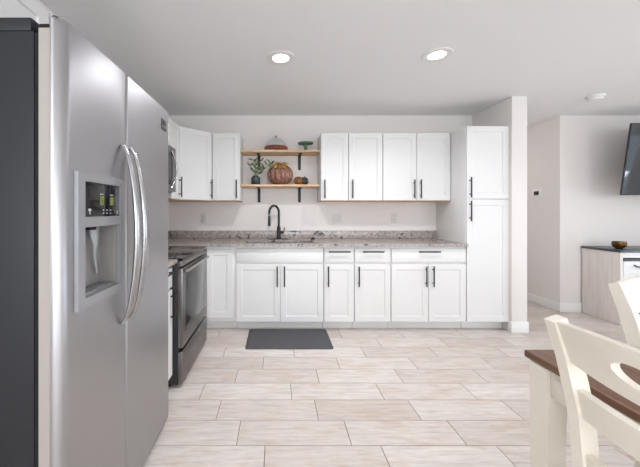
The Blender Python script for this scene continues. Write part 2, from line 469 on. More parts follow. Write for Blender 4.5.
# base between fridge and range
t = thing('base_cabinet', 'white base cabinet wedged between the refrigerator and the range', 'cabinet', (-.771, 1.862, 0), math.pi / 2)
base_body(t, .328, .58)
drawer(t, .004, .324, ZW0, ZW1, .18)
door(t, .004, .324, ZD0, ZD1, .29, .60)

# pantry
t = thing('pantry_cabinet', 'tall white two-door pantry cabinet standing against the partition wall', 'cabinet', (2.008, YF, 0))
mb = MB(); mb.box(0, .451, 0, YB - YF - .004, .10, 2.178, .001); mb.box(.001, .45, .075, YB - YF - .004, .001, .10)
mb.build('body', 'cab', t)
door(t,   .004, .448, 1.405, 2.174, .034, 1.525)
door(t, .004, .448, .101, 1.397, .034, 1.275)

# uppers
UF = 3.541; UZ0, UZ1 = 1.392, 2.178
def upper_body(t, w, d, z0=UZ0, z1=UZ1):
    mb = MB(); mb.box(0, w, 0, d, z0 + .006, z1, .001); mb.build('body', 'cab', t)
    mb = MB(); mb.box(.001, w - .001, -.018, d - .001, z0, z0 + .006); mb.build('bottom_panel', 'maple', t)
def upper_unit(label, x0, x1, doors, name='upper_cabinet'):
    w = x1 - x0
    t = thing(name, label, 'cabinet', (x0, UF, 0))
    upper_body(t, w, YB - UF - .003)
    for a, c_, side in doors:
        a *= w; c_ *= w
        door(t, a + .003, c_ - .003, UZ0 + .008, UZ1 - .003, (a + .04) if side < 0 else (c_ - .035), UZ0 + .135)
    return t
upper_unit('narrow white wall cabinet left of the open shelves, beside the angled corner cabinet', -.748, -.430, [(0, 1, 1)])
upper_unit('narrow single-door white wall cabinet right beside the open shelves', .508, .825, [(0, 1, -1)])
upper_unit('single-door white wall cabinet between the narrow one and the double-door one', .828, 1.220, [(0, 1, -1)])
upper_unit('wide double-door white wall cabinet touching the tall pantry', 1.223, 2.004, [(0, .5, 1), (.5, 1, -1)])
# diagonal corner
t = thing('upper_cabinet', 'white angled corner wall cabinet with one door, between microwave and back wall', 'cabinet', (-1.050, 3.242, 0), math.pi / 4)
c45 = Matrix.Rotation(-math.pi / 4, 4, 'Z') @ Matrix.Translation((1.050, -3.242, 0))
poly = [(XL + .003, YB - .003), (XL + .003, 3.231), (-1.050, 3.242), (-.752, 3.540), (-.752, YB - .003)]
mb = MB(); mb.prism(poly, UZ0 + .006, UZ1); mb.xf(c45); mb.build('body', 'cab', t)
mb = MB(); mb.prism(poly, UZ0, UZ0 + .006); mb.xf(c45); mb.build('bottom_panel', 'maple', t)
L = math.hypot(.298, .298)
door(t, .004, L - .022, UZ0 + .008, UZ1 - .003, L - .035, UZ0 + .135)
# left wall uppers
def left_upper(label, y0, y1, z0, doors):
    w = y1 - y0
    t = thing('upper_cabinet', label, 'cabinet', (-1.05, y0, 0), math.pi / 2)
    upper_body(t, w, .307, z0)
    for a, c_, hx in doors:
        door(t, a * w + .003, c_ * w - .003, z0 + .008, UZ1 - .003, hx, z0 + .135 if hx else None)
    return t
left_upper('slim white wall cabinet on the left wall between microwave and corner cabinet', 2.972, 3.229, UZ0, [(0, 1, .224)])
left_upper('short white wall cabinet above the microwave', 2.212, 2.969, 1.885, [(0, .5, None), (.5, 1, None)])
left_upper('white wall cabinet on the left wall behind the refrigerator, nearer than the microwave', 1.848, 2.209, UZ0, [(0, 1, .32)])
left_upper('short white wall cabinet above the refrigerator, two panelled doors', .915, 1.845, 1.90, [(0, .5, None), (.5, 1, None)])

# ------------------------------------------------------------------ worktop, sink, faucet
SX0, SX1, SY0, SY1 = -.345, .405, 3.30, 3.665
t = thing('countertop', 'speckled beige granite countertop running under the window-less back wall around the sink', 'countertop', (0, YB, TOPZ))
t['label'] = 'long speckled beige granite countertop with backsplash, running along the back wall'
mb = MB()
xs = [XL + .004, -.715, SX0, SX1, 2.005]; ys = [2.968 - YB, 3.195 - YB, SY0 - YB, SY1 - YB, -.004]
mb.cells(xs, ys, 0, .03, lambda i, j: (j > 0 or i == 0) and not (i == 2 and j == 2))
mb.build('slab', 'granite', t)
mb = MB(); mb.box(XL + .025, 2.004, -.024, -.004, .0305, .128, .002); mb.box(XL + .004, XL + .024, 2.968 - YB, -.004, .0305, .128, .002)
mb.build('backsplash', 'granite', t)
t = thing('countertop', 'short granite countertop piece between the refrigerator and the range', 'countertop', (XL, 1.86, TOPZ))
mb = MB(); mb.box(.004, .645, 0, .330, 0, .03, .002); mb.build('slab', 'granite', t)
mb = MB(); mb.box(.004, .024, 0, .330, .0305, .128, .002); mb.build('backsplash', 'granite', t)

t = thing('sink', 'undermount steel sink basin set into the granite countertop', 'sink', ((SX0 + SX1) / 2, (SY0 + SY1) / 2, .72))
hw, hd = (SX1 - SX0) / 2 + .004, (SY1 - SY0) / 2 + .004
mb = MB()
mb.cells([-hw - .004, -hw, hw, hw + .004], [-hd - .004, -hd, hd, hd + .004], 0, .178, lambda i, j: not (i == 1 and j == 1))
mb.box(-hw, hw, -hd, hd, 0, .004)
mb.build('basin', 'steel_sink', t)
mb = MB(); mb.lathe([(0, .004), (.045, .004), (.045, .008), (.03, .009), (0, .006)]); mb.build('drain', 'steel_h', t)

t = thing('faucet', 'black gooseneck pull-down kitchen faucet standing behind the sink', 'faucet', (.022, 3.725, TOPZ + .03))
mb = MB()
mb.box(-.125, .125, -.028, .028, 0, .006, .003); mb.build('deck_plate', 'faucet', t)
mb = MB(); mb.lathe([(0, .006), (.029, .006), (.029, .018), (.024, .024), (.023, .15), (.02, .156), (0, .156)], n=24); mb.build('base', 'faucet', t)
mb = MB()
pts = [(0, 0, .15), (0, 0, .325)]
dx, dy = -.115, -.055
for k in range(0, 13):
    a = math.pi * k / 12
    u = (1 - math.cos(a)) / 2
    pts.append((dx * u, dy * u, .325 + .085 * math.sin(a)))
pts.append((dx, dy, .305))
mb.sweep(pts,   .014, n=14, ref=(.43, -.9, 0)); mb.build('neck', 'faucet', t)
mb = MB(); mb.lathe([(0, .165), (.014, .165), (.0165, .18), (.0155, .25), (.0135, .29), (0, .29)], (dx, dy, 0), 18); mb.build('spray_head', 'faucet', t)
mb = MB(); mb.lathe([(0, .29), (.0115, .29), (.0115, .305), (0, .305)], (dx, dy, 0), 18); mb.build('spray_collar', 'greyplastic', t)
mb = MB(); mb.sweep([(.02, 0, .085), (.06, 0, .085)], .018, n=16, ref=(0, 0, 1)); mb.sweep([(.056, 0, .085), (.066, -.004, .12), (.072, -.006, .145)], .006, n=10)
mb.build('lever', 'faucet', t)
t = thing('air_switch', 'small black button on the countertop at the right end of the sink', 'button', (.435, 3.70, TOPZ + .03))
mb = MB(); mb.lathe([(0, 0), (.024, 0), (.024, .012), (.02, .016), (0, .016)], n=20); mb.build('base', 'faucet', t)
mb = MB(); mb.lathe([(0, .016), (.014, .016), (.014, .024), (0, .026)], n=20); mb.build('cap', 'faucet', t)

# outlets on the back wall
def outlet(label, x, z, gangs, kinds):
    t = thing('power_outlet', label, 'outlet', (x, YB, z), 0)
    w = .075 + .046 * (gangs - 1)
    mb = MB(); mb.box(-w / 2, w / 2, -.007, 0, -.06, .06, .003); mb.build('cover_plate', 'outlet', t)
    for g in range(gangs):
        gx = (g - (gangs - 1) / 2) * .046
        if kinds[g] == 'o':
            for s in (-.021, .021):
                mb = MB(); mb.box(gx - .0165, gx + .0165, -.0095, -.006, s - .0165, s + .0165, .004); sk = mb.build('socket', 'outlet', t)
                mb = MB(); mb.box(gx - .008, gx - .006, -.0100, -.009, s - .004, s + .006); mb.box(gx + .006, gx + .008, -.0100, -.009, s - .004, s + .006); mb.build('slots', 'gap', sk)
        else:
            mb = MB(); mb.box(gx - .0165, gx + .0165, -.0105, -.006, -.034, .034, .003); mb.build('switch', 'outlet', t)
    return t
outlet('white single wall outlet below the narrow cabinet left of the sink', -.92, 1.185, 1, 'o')
outlet('white double-gang outlet and switch plate on the back wall right of the sink', .76, 1.185, 2, 'so')
outlet('white single wall outlet on the back wall nearest the pantry', 1.48, 1.185, 1, 'o')

# ------------------------------------------------------------------ refrigerator
fr = thing('refrigerator', 'large stainless side-by-side refrigerator with water dispenser, in the left foreground', 'refrigerator', (-.70, .93, 0))
FX = lambda x: x + .70
FY = lambda y: y - .93
FYN, FYM, FYE = .927, 1.328, 1.848
mb = MB(); mb.box(FX(-1.345), FX(-.748), FY(.938), FY(1.842), .02, 1.829, .003)
mb.build('body', 'body', fr)
mb = MB(); mb.box(FX(-1.345), FX(-.757), FY(.938), FY(1.842), 1.830, 1.872, .004); mb.build('top_cap', 'body', fr)
mb = MB(); mb.box(FX(-.748), FX(-.7275), FY(.942), FY(1.82), .06, 1.826); mb.build('door_gasket', 'gap', fr)
mb = MB(); mb.box(FX(-.745), FX(-.70), FY(.96), FY(1.78), .012, .055, .004); mb.build('kick_grille', 'gap', fr)
for y in (1.0, 1.74):
    mb = MB(); mb.lathe([(0, .001), (.022, .001), (.022, .014), (.012, .022), (0, .022)], (FX(-.72), FY(y), 0), 14); mb.build('foot', 'gap', fr)
def arc(cx, cy, r, a0, a1, n=8):
    return [(cx + r * math.cos(math.radians(a0 + (a1 - a0) * k / n)), cy + r * math.sin(math.radians(a0 + (a1 - a0) * k / n))) for k in range(n + 1)]
def door_plan(y0, y1, r0, r1, x=-.655, xb=-.688):
    return [(FX(xb), FY(y1)), (FX(xb), FY(y0))] + [(FX(px), FY(py)) for px, py in arc(x - r0, y0 + r0, r0, -90, 0)] + [(FX(px), FY(py)) for px, py in arc(x - r1, y1 - r1, r1, 0, 90)]
DYA, DYB, DZA, DZB = .983, 1.268, .948, 1.405
# freezer door: skin, then the dispenser well cut out of it
mb = MB(); mb.prism(door_plan(FYN, FYM - .003, .036, .010), .04, 1.868, .004)
fd = mb.build('freezer_door', 'steel', fr)
mb = MB(); mb.box(FX(-.715), FX(-.60), FY(DYA + .031), FY(DYB - .02), DZA + .03, DZB - .17)
cut = mb.build('cutter', 'gap')
bo = fd.modifiers.new('well', 'BOOLEAN'); bo.operation = 'DIFFERENCE'; bo.object = cut; bo.solver = 'EXACT'
cut.parent = fr
bpy.context.view_layer.update()
me = bpy.data.meshes.new_from_object(fd.evaluated_get(bpy.context.evaluated_depsgraph_get()))
fd.modifiers.clear(); fd.data = me
me.set_sharp_from_angle(angle=math.radians(35))
bpy.data.objects.remove(cut)
mb = MB(); mb.box(FX(-.727), FX(-.6885), FY(FYN + .006), FY(FYM - .006), .045, 1.832, .004)
# liner hollowed for the dispenser: four bars around the well
mb.bm.clear()
a0, a1 = DYA + .031, DYB - .02; z0, z1 = DZA + .03, DZB - .17
mb.box(FX(-.727), FX(-.6885), FY(FYN + .003), FY(a0), .045, 1.834)
mb.box(FX(-.727), FX(-.6885), FY(a1), FY(FYM - .006), .045, 1.834)
mb.box(FX(-.727), FX(-.6885), FY(a0), FY(a1), .045, z0)
mb.box(FX(-.727), FX(-.6885), FY(a0), FY(a1), z1, 1.834)
mb.build('door_liner', 'greyplastic', fd)
mb = MB(); mb.prism(door_plan(FYM + .003, FYE, .010, .014), .04, 1.868, .004); rd = mb.build('refrigerator_door', 'steel', fr)
mb = MB(); mb.box(FX(-.727), FX(-.6885), FY(FYM + .006), FY(FYE - .004), .045, 1.834); mb.build('door_liner', 'greyplastic', rd)
mb = MB()
mb.box(FX(-.742), FX(-.695), FY(.95), FY(1.02), 1.8345, 1.86, .004); mb.sweep([(FX(-.708), FY(.975), 1.838), (FX(-.708), FY(.975), 1.895)], .009, n=10)
mb.build('hinge_cover', 'gap', fr)
# dispenser
mb = MB(); xa, xb = FX(-.6545), FX(-.640)
ys_ = [FY(DYA), FY(DYA + .022), FY(DYB - .012), FY(DYB)]
def yz_cells(yc, zc, x0, x1, full):
    m_ = MB(); m_.cells(yc, zc, 0, x1 - x0, full)
    # map (u, v, w) -> (x0 + w, u, v)
    m_.xf(Matrix(((0, 0, 1, x0), (1, 0, 0, 0), (0, 1, 0, 0), (0, 0, 0, 1))))
    return m_
mb = yz_cells([FY(DYA), FY(DYA + .036), FY(DYB - .022), FY(DYB)], [DZA, DZA + .034, DZB - .185, DZB - .150, DZB - .030, DZB], xa, xb,
              lambda i, j: not (i == 1 and j in (1, 3)))
bmesh.ops.bevel(mb.bm, geom=[e for e in mb.bm.edges if e.is_manifold and e.calc_face_angle(0) > 1.0], offset=.003, segments=2, affect='EDGES')
df = mb.build('dispenser_frame', 'dispenser', fd)
# well
wy0, wy1, wz0, wz1 = FY(DYA + .0325), FY(DYB - .0215), DZA + .031, DZB - .171
mb = MB(); mb.box(FX(-.7268), FX(-.7228), wy0, wy1, wz0, wz1)
mb.box(FX(-.7228), FX(-.655), wy0, wy0 + .003, wz0, wz1); mb.box(FX(-.7228), FX(-.655), wy1 - .003, wy1, wz0, wz1)
mb.box(FX(-.7228), FX(-.655), wy0 + .003, wy1 - .003, wz0, wz0 + .004); mb.box(FX(-.7228), FX(-.655), wy0 + .003, wy1 - .003, wz1 - .004, wz1)
mb.build('dispenser_well', 'wellgrey', fd)
mb = MB(); mb.box(FX(-.720), FX(-.657), wy0 + .006, wy1 - .006, wz0 + .0045, wz0 + .010, .002)
for k in range(7):
    yy = wy0 + .02 + k * (wy1 - wy0 - .04) / 6
    mb.box(FX(-.718), FX(-.662), yy - .003, yy + .003, wz0 + .010, wz0 + .0125)
mb.build('drip_tray', 'dispenser', fd)
mb = MB(); mb.mi = 0
yc = FY(1.155)
mb.sweep([(FX(-.700), yc, wz1 - .006), (FX(-.692), yc, wz1 - .05), (FX(-.690), yc + .002, wz1 - .085), (FX(-.703), yc + .018, wz1 - .12), (FX(-.712), yc + .050, wz1 - .20)], [.024, .022, .011, .006, .005], [.012, .011, .007, .004, .004], n=12)  # lever whose thin pale tail models the light streak on the flap
mb.build('paddle_streak', 'paddle_streak', fd)
mb = MB(); mb.sweep([(FX(-.70), FY(1.15), wz1 - .006), (FX(-.70), FY(1.15), wz1 - .03)], .022, .016, n=14); mb.build('ice_chute', 'gap', fd)
# display
mb = MB(); mb.box(FX(-.655), FX(-.645), FY(DYA + .038), FY(DYB - .024), DZB - .149, DZB - .032, .001)
ds = mb.build('control_display', 'blackglass', fd)
dx_ = FX(-.6449)
for yy in (1.112, 1.178):
    mb = MB(); mb.box(dx_, dx_ + .0006, FY(yy), FY(yy + .024), DZB - .108, DZB - .076); mb.build('lcd_readout', 'lcd', fd)
mb = MB()
def seg_digit(y0, z0, h, segs):
    w_ = h * .5; t_ = .0018
    S = {'a': (0, w_, h - t_, h), 'd': (0, w_, 0, t_), 'g': (0, w_, h / 2 - t_ / 2, h / 2 + t_ / 2), 'f': (0, t_, h / 2, h), 'b': (w_ - t_, w_, h / 2, h), 'e': (0, t_, 0, h / 2), 'c': (w_ - t_, w_, 0, h / 2)}
    for k in segs:
        a_, b_, c_, d_ = S[k]; mb.box(dx_ + .0007, dx_ + .0011, y0 + a_, y0 + b_, z0 + c_, z0 + d_)
seg_digit(FY(1.120), DZB - .101, .018, 'afgcd')
mb.build('lcd_digit', 'gap', fd)
def icon(*a):
    mb = MB(); mb.box(*a); mb.build('display_icon', 'icon', fd)
for k in range(3):
    for zz in (.128, .140):
        yy = 1.128 + k * .024; icon(dx_, dx_ + .0006, FY(yy), FY(yy + .009), DZB - zz, DZB - zz + .0035)
icon(dx_, dx_ + .0006, FY(1.043), FY(1.058), DZB - .130, DZB - .122); icon(dx_, dx_ + .0006, FY(1.048), FY(1.053), DZB - .142, DZB - .131)
icon(dx_, dx_ + .0006, FY(1.228), FY(1.232), DZB - .140, DZB - .128)
for yy in (1.112, 1.178): icon(dx_, dx_ + .0006, FY(yy), FY(yy + .02), DZB - .070, DZB - .067)
# handles
def fridge_handle(y, parent, dy):
    n = 24; pts, ra, rb = [], [], []
    for k in range(n + 1):
        u = k / n; z = .803 + (1.553 - .803) * u
        bow = math.sin(math.pi * u) ** .62
        pts.append((FX(-.648) + .066 * bow, FY(y) + dy * bow, z))
        e = min(1, .45 + 1.6 * min(u, 1 - u))
        ra.append(.024 * e); rb.append(.0145 * e)
    mb = MB(); mb.sweep(pts, ra, rb, ref=(0, 1, 0), n=16)
    return mb.build('handle', 'steel_h', parent)
fridge_handle(1.278, fd, .0); fridge_handle(1.352, rd, .0)
# emblem plate
mb = MB(); mb.box(FX(-.655), FX(-.6525), FY(1.725), FY(1.80), 1.742, 1.802, .001); bd = mb.build('badge', 'dark', rd)
mb = MB()
for a in ((1.730, 1.795, 1.794, 1.797), (1.730, 1.795, 1.747, 1.750), (1.730, 1.733, 1.750, 1.794), (1.792, 1.795, 1.750, 1.794), (1.740, 1.785, 1.757, 1.766)):
    mb.box(FX(-.6525), FX(-.6518), FY(a[0]), FY(a[1]), a[2], a[3])
mb.build('badge_lettering', 'steel_h', rd)

# ------------------------------------------------------------------ range
rg = thing('range', 'stainless electric range with oven door and black glass cooktop, between the base cabinets', 'range', (-1.02, 2.588, 0))
RX = lambda x: x + 1.02
RY = lambda y: y - 2.588
y0, y1 = 2.196, 2.964
mb = MB(); mb.box(RX(-1.345), RX(-.716), RY(y0), RY(y1), .022, .915, .002); mb.box(RX(-1.33), RX(-.77), RY(y0 + .02), RY(y1 - .02), .001, .022)
mb.build('body', 'dark', rg)
mb = MB(); mb.box(RX(-1.345), RX(-.682), RY(y0 - .002), RY(y1 + .002), .916, .934, .003); ct = mb.build('cooktop', 'blackglass', rg)
for (bx, by, r) in ((-.87, 2.40, .105), (-.87, 2.77, .085), (-1.14, 2.40, .08), (-1.14, 2.77, .105)):
    mb = MB()
    for rr in (r, r * .62):
        mb.cells([0, 1], [0, 1], 0, 1, lambda i, j: False)
        mb.lathe([(rr - .002, .9342), (rr - .002, .9347), (rr + .002, .9347), (rr + .002, .9342)], (RX(bx), RY(by), 0), 40)
    mb.build('burner_ring', 'greyplastic', ct)
mb = MB(); mb.box(RX(-.716), RX(-.684), RY(y0), RY(y1), .872, .914, .004); mb.build('control_strip', 'steel_r', rg)
mb = MB(); mb.box(RX(-.716), RX(-.680), RY(y0 + .002), RY(y1 - .002), .285, .862, .006)
od = mb.build('oven_door', 'steel_r', rg)
mb = MB(); mb.box(RX(-.681), RX(-.6785), RY(y0 + .080), RY(y1 - .03), .385, .815, .001); mb.build('window', 'steel_d', od)
mb = MB(); mb.sweep([(RX(-.658), RY(y0 + .04), .838), (RX(-.658), RY(y1 - .05), .838)], .012, .010, ref=(0, 0, 1), n=14)
for yy in (y0 + .09, y1 - .07): mb.box(RX(-.681), RX(-.658), RY(yy - .012), RY(yy + .012), .827, .843, .002)
mb.build('handle', 'steel_h', od)
mb = MB(); mb.box(RX(-.716), RX(-.682), RY(y0 + .002), RY(y1 - .002), .028, .258, .006); mb.build('drawer', 'steel_r', rg)

# microwave
mw = thing('microwave', 'stainless over-the-range microwave with curved handle on the left wall', 'microwave', (-1.16, 2.588, 1.455))
QX = lambda x: x + 1.16
QZ = lambda z: z - 1.455
y0, y1 = 2.214, 2.967
mb = MB(); mb.box(QX(-1.345), QX(-1.012), RY(y0), RY(y1), 0, QZ(1.882), .004); mb.build('body', 'dark', mw)
mb = MB(); mb.box(QX(-1.012), QX(-.984), RY(y0), RY(y1), QZ(1.458), QZ(1.880), .006); md = mb.build('door', 'steel_r', mw)
mb = MB(); pl = []
for k in range(33):
    a = 2 * math.pi * k / 32
for cx_, cz_, a0 in ((y0 + .17, 1.64, 180), (y1 - .23, 1.64, 270), (y1 - .23, 1.70, 0), (y0 + .17, 1.70, 90)):
    pl += [(RY(px), QZ(pz)) for px, pz in arc(cx_, cz_, .13, a0, a0 + 90, 8)]
mb.prism(pl, 0, .004); mb.xf(Matrix(((0, 0, 1, QX(-.9845)), (1, 0, 0, 0), (0, 1, 0, 0), (0, 0, 0, 1)))); mb.build('window', 'blackglass', md)
mb = MB(); pts = []
for k in range(17):
    u = k / 16; pts.append((QX(-.985) + .022 * math.sin(math.pi * u) ** .7, RY(y1 - .125 + .085 * math.sin(math.pi * u)), QZ(1.49 + .35 * u)))
mb.sweep(pts, .011, .008, n=12); mb.build('handle', 'steel_h', md)

# ------------------------------------------------------------------ floor mat
t = tag(MB().build('anti_fatigue_mat', 'mat'), 'dark grey rectangular kitchen mat on the floor in front of the sink', 'mat')
bm = bmesh.new(); bm.from_mesh(t.data)
mb = MB(); x0, x1, ya, yb = -.41, .41, -.235, .235
def rr(x0, x1, y0, y1, r): return arc(x1 - r, y1 - r, r, 0, 90, 5) + arc(x0 + r, y1 - r, r, 90, 180, 5) + arc(x0 + r, y0 + r, r, 180, 270, 5) + arc(x1 - r, y0 + r, r, 270, 360, 5)
lo = [mb.bm.verts.new((x, y, .0005)) for x, y in rr(x0, x1, ya, yb, .025)]
md_ = [mb.bm.verts.new((x, y, .006)) for x, y in rr(x0, x1, ya, yb, .025)]
hi = [mb.bm.verts.new((x, y, .017)) for x, y in rr(x0 + .035, x1 - .035, ya + .035, yb - .035, .02)]
n = len(lo); mb.bm.faces.new(list(reversed(lo))); mb.bm.faces.new(hi)
for a, b_ in ((lo, md_), (md_, hi)):
    for k in range(n): mb.bm.faces.new((a[k], a[(k + 1) % n], b_[(k + 1) % n], b_[k]))
bmesh.ops.recalc_face_normals(mb.bm, faces=mb.bm.faces[:]); mb.bm.to_mesh(t.data); mb.bm.free(); bm.free()
t.location = (.115, 3.045, 0)

# ------------------------------------------------------------------ shelves and what stands on them
def shelf(label, z):
    t = thing('open_shelf', label, 'shelf', (.04, YB, z))
    mb = MB(); n = 22; xa, xb_ = -.464, .462
    # slab with a slightly wavy live front edge
    rows = []
    for k in range(n + 1):
        u = k / n; x = xa + (xb_ - xa) * u
        yf = -.275 + .006 * math.sin(9 * u + z * 7) + .004 * math.sin(23 * u + z)
        rows.append([mb.bm.verts.new(p) for p in ((x, -.001, -.028), (x, yf + .008, -.028), (x, yf, -.02), (x, yf + .003, -.004), (x, yf + .008, 0), (x, -.001, 0))])
    for a, b_ in zip(rows, rows[1:]):
        for q in range(6): mb.bm.faces.new((a[q], a[(q + 1) % 6], b_[(q + 1) % 6], b_[q]))
    mb.bm.faces.new(rows[0]); mb.bm.faces.new(rows[-1])
    mb.build('board', 'shelf', t)
    for bx in (-.266, .243):
        mb = MB(); mb.box(bx - .0175, bx + .0175, -.008, -.001, -.205, -.0285, .001); mb.box(bx - .0175, bx + .0175, -.215, -.008, -.0355, -.0285, .001)
        mb.build('bracket', 'black', t)
    return t
shelf('upper pine slab shelf on black brackets, holding the glass dome', 1.996)
shelf('lower pine slab shelf on black brackets, holding the pumpkins and plant', 1.588)

ZU, ZL = 1.996, 1.588
t = thing('cake_dome', 'clear glass cake dome on a round reddish wooden board, on the upper shelf', 'cake dome', (-.012, 3.68, ZU))
mb = MB(); mb.lathe([(0, 0.0005), (.125, .0005), (.140, .012), (.142, .036), (.136, .050), (0, .050)], n=40); mb.build('board', 'redwood', t)
mb = MB()
prof = [(.118, .0505)] + [(.118 * math.cos(a), .062 + .098 * math.sin(a)) for a in [math.radians(q) for q in range(0, 90, 8)]] + [(.0, .160)]
inn = [(0, .157)] + [(.115 * math.cos(a), .062 + .095 * math.sin(a)) for a in [math.radians(q) for q in range(80, -1, -8)]] + [(.115, .0505)]
mb.lathe(prof + inn + [prof[0]], n=40); mb.build('dome', 'glass', t)
mb = MB(); mb.lathe([(0, .1605), (.008, .1605), (.008, .168), (.018, .176), (.016, .186), (0, .190)], n=18); mb.build('knob', 'greyplastic', t)
t = thing('cake_stand', 'small green glazed cake stand on the upper shelf', 'cake stand', (.345, 3.68, ZU))
mb = MB(); mb.lathe([(0, .0005), (.032, .0005), (.028, .008), (.022, .02), (.022, .064), (.026, .074), (0, .074)], n=24); mb.build('pedestal', 'green', t)
mb = MB(); mb.lathe([(0, .074), (.024, .074), (.060, .080), (.088, .085), (.094, .102), (.090, .102), (.084, .091), (0, .088)], n=36); mb.build('plate', 'green', t)

# plant
t = thing('potted_plant', 'leafy green sprigs in a small dark teal vase on the lower shelf', 'plant', (-.255, 3.64, ZL))
mb = MB(); mb.lathe([(0, .0005), (.046, .0005), (.054, .012), (.054, .085), (.046, .095), (.034, .098), (.034, .108), (.028, .108), (.028, .05), (0, .05)], n=28); mb.build('vase', 'vase', t)
ms = MB(); ml = MB()
rnd = random.Random(5)
def leaf(p, d, L_, w_):
    d = Vector(d).normalized(); side = d.cross(Vector((.3, -1, .2))).normalized(); up = side.cross(d)
    rows = []
    for u, ww in ((0, .08), (.25, .75), (.55, 1.0), (.8, .65), (1, .04)):
        c_ = Vector(p) + d * L_ * u - up * .25 * L_ * u * u
        rows.append([ml.bm.verts.new(c_ + side * w_ * ww), ml.bm.verts.new(c_ + up * .003), ml.bm.verts.new(c_ - side * w_ * ww), ml.bm.verts.new(c_ - up * .0015)])
    for a, b_ in zip(rows, rows[1:]):
        for q in range(4): ml.bm.faces.new((a[q], a[(q + 1) % 4], b_[(q + 1) % 4], b_[q]))
    ml.bm.faces.new(rows[0]); ml.bm.faces.new(rows[-1])
for (tx, ty, tz) in ((-.02, -.03, .29), (.05, -.02, .27), (.15, -.05, .21), (-.06, -.04, .23), (.18, -.03, .25), (.09, -.06, .20), (.01, -.05, .26)):
    pts = []
    for k in range(7):
        u = k / 6; pts.append((tx * u ** 1.4, ty * u, .06 + (tz - .06) * u + .02 * math.sin(math.pi * u)))
    ms.sweep(pts, [.0028 - .0015 * k / 6 for k in range(7)], n=6, ref=(1, .2, 0))
    for k in range(2, 7):
        for s in (-1, 1):
            if rnd.random() < .5: continue
            dd = (s * rnd.uniform(.4, 1) + tx * 2, rnd.uniform(-.7, .2), rnd.uniform(.1, .7))
            leaf(pts[k], dd, rnd.uniform(.045, .075), rnd.uniform(.009, .013))
ms.build('stems', 'stem', t); ml.build('foliage', 'leaf', t, 60)

def pumpkin(name, label, loc, r, h, lobes, matn, stem_h, sy=1.0, leaves=False, stem_m='stemwood'):
    t = thing(name, label, 'pumpkin', loc)
    mb = MB(); prof = []
    for k in range(15):
        a = -90 + 180 * k / 14
        rr_ = r * max(0, math.cos(math.radians(a))) ** .75
        z = h / 2 + h / 2 * math.sin(math.radians(a)) - (h * .10 * max(0, 1 - rr_ / (r * .45)) if a > 0 else 0)
        prof.append((rr_ if 0 < k < 14 else 0, max(z, .0005)))
    mb.lathe(prof, n=lobes * 8, lobes=lobes, amp=.14, sy=sy); mb.build('body', matn, t, 80)
    mb = MB(); zt = h * .88
    mb.sweep([(0, 0, zt), (.004, 0, zt + stem_h * .5), (.012, -.004, zt + stem_h)], [r * .13, r * .09, r * .085], n=10); mb.build('stem', stem_m, t)
    if leaves:
        mbl = MB(); global ml
        ml = mbl
        for a in range(180, 361, 30):
            x = math.cos(math.radians(a)); y = math.sin(math.radians(a))
            leaf((x * .012, -.02 + y * .012, h * .99), (x, y * .8, .12), .095, .020)
        for a, dz in ((230, -.45), (270, -.5), (310, -.45)):
            x = math.cos(math.radians(a)); y = math.sin(math.radians(a))
            leaf((x * .02, -.055, h * .97), (x, y, dz), .085, .020)
        mbl.build('gold_leaves', 'gold', t, 60)
    return t
pumpkin('decorative_pumpkin', 'large rust coloured ribbed pumpkin with gold leaves in the middle of the lower shelf', (.038, 3.68, ZL), .158, .245, 12, 'pumpkin', .05, .62, True)
pumpkin('decorative_pumpkin', 'small amber brown pumpkin at the right end of the lower shelf', (.252, 3.63, ZL), .053, .096, 8, 'amber', .014)
pumpkin('decorative_pumpkin', 'small dark green pumpkin at the right end of the lower shelf', (.330, 3.745, ZL), .054, .105, 8, 'darkgreen', .02)

# ------------------------------------------------------------------ ceiling fittings
def downlight(label, x, y):
    t = thing('recessed_light', label, 'ceiling light', (x, y, H))
    mb = MB(); mb.lathe([(.066, -.0005), (.112, -.0005), (.110, -.004), (.088, -.008), (.066, -.004)], n=40); mb.lathe([(.066, -.0005), (.066, -.004)], n=40); mb.build('trim_ring', 'plastic', t)
    mb = MB(); mb.lathe([(0, -.0008), (.065, -.0008), (.065, -.003), (0, -.005)], n=40); mb.build('lens', 'lens', t)
    d = bpy.data.lights.new('recessed_lamp', 'AREA'); d.shape = 'DISK'; d.size = .13; d.spread = math.radians(144); d.energy = DOWNLIGHT_W; d.color = (.94, .95, 1.0)
    o = bpy.data.objects.new('recessed_lamp', d); COL.objects.link(o); o.location = (x, y, H - .009)
    return t
downlight('lit round recessed ceiling light, the left one above the sink', .03, 2.40)
downlight('lit round recessed ceiling light, the right one toward the pantry', 1.235, 2.355)
t = thing('smoke_detector', 'white round smoke detector on the ceiling near the hallway', 'smoke detector', (3.34, 3.20, H))
mb = MB(); mb.lathe([(0, -.0005), (.078, -.0005), (.078, -.012), (.072, -.016), (0, -.016)], n=36); mb.build('base', 'plastic', t)
mb = MB(); mb.lathe([(0, -.016), (.06, -.016), (.062, -.030), (.052, -.042), (0, -.046)], n=36); mb.build('cover', 'plastic', t)

t = thing('thermostat', 'white square thermostat with a dark screen on the hallway wall', 'thermostat', (HX, 4.19, 1.52), -math.pi / 2)
mb = MB(); mb.box(-.075, .075, -.006, 0, -.060, .060, .003); mb.build('plate', 'plastic', t)
mb = MB(); mb.box(-.052, .052, -.011, -.006, -.042, .042, .002); mb.build('housing', 'plastic', t)
mb = MB(); mb.box(-.040, .040, -.0118, -.0108, -.026, .026); mb.build('screen', 'tvbody', t)

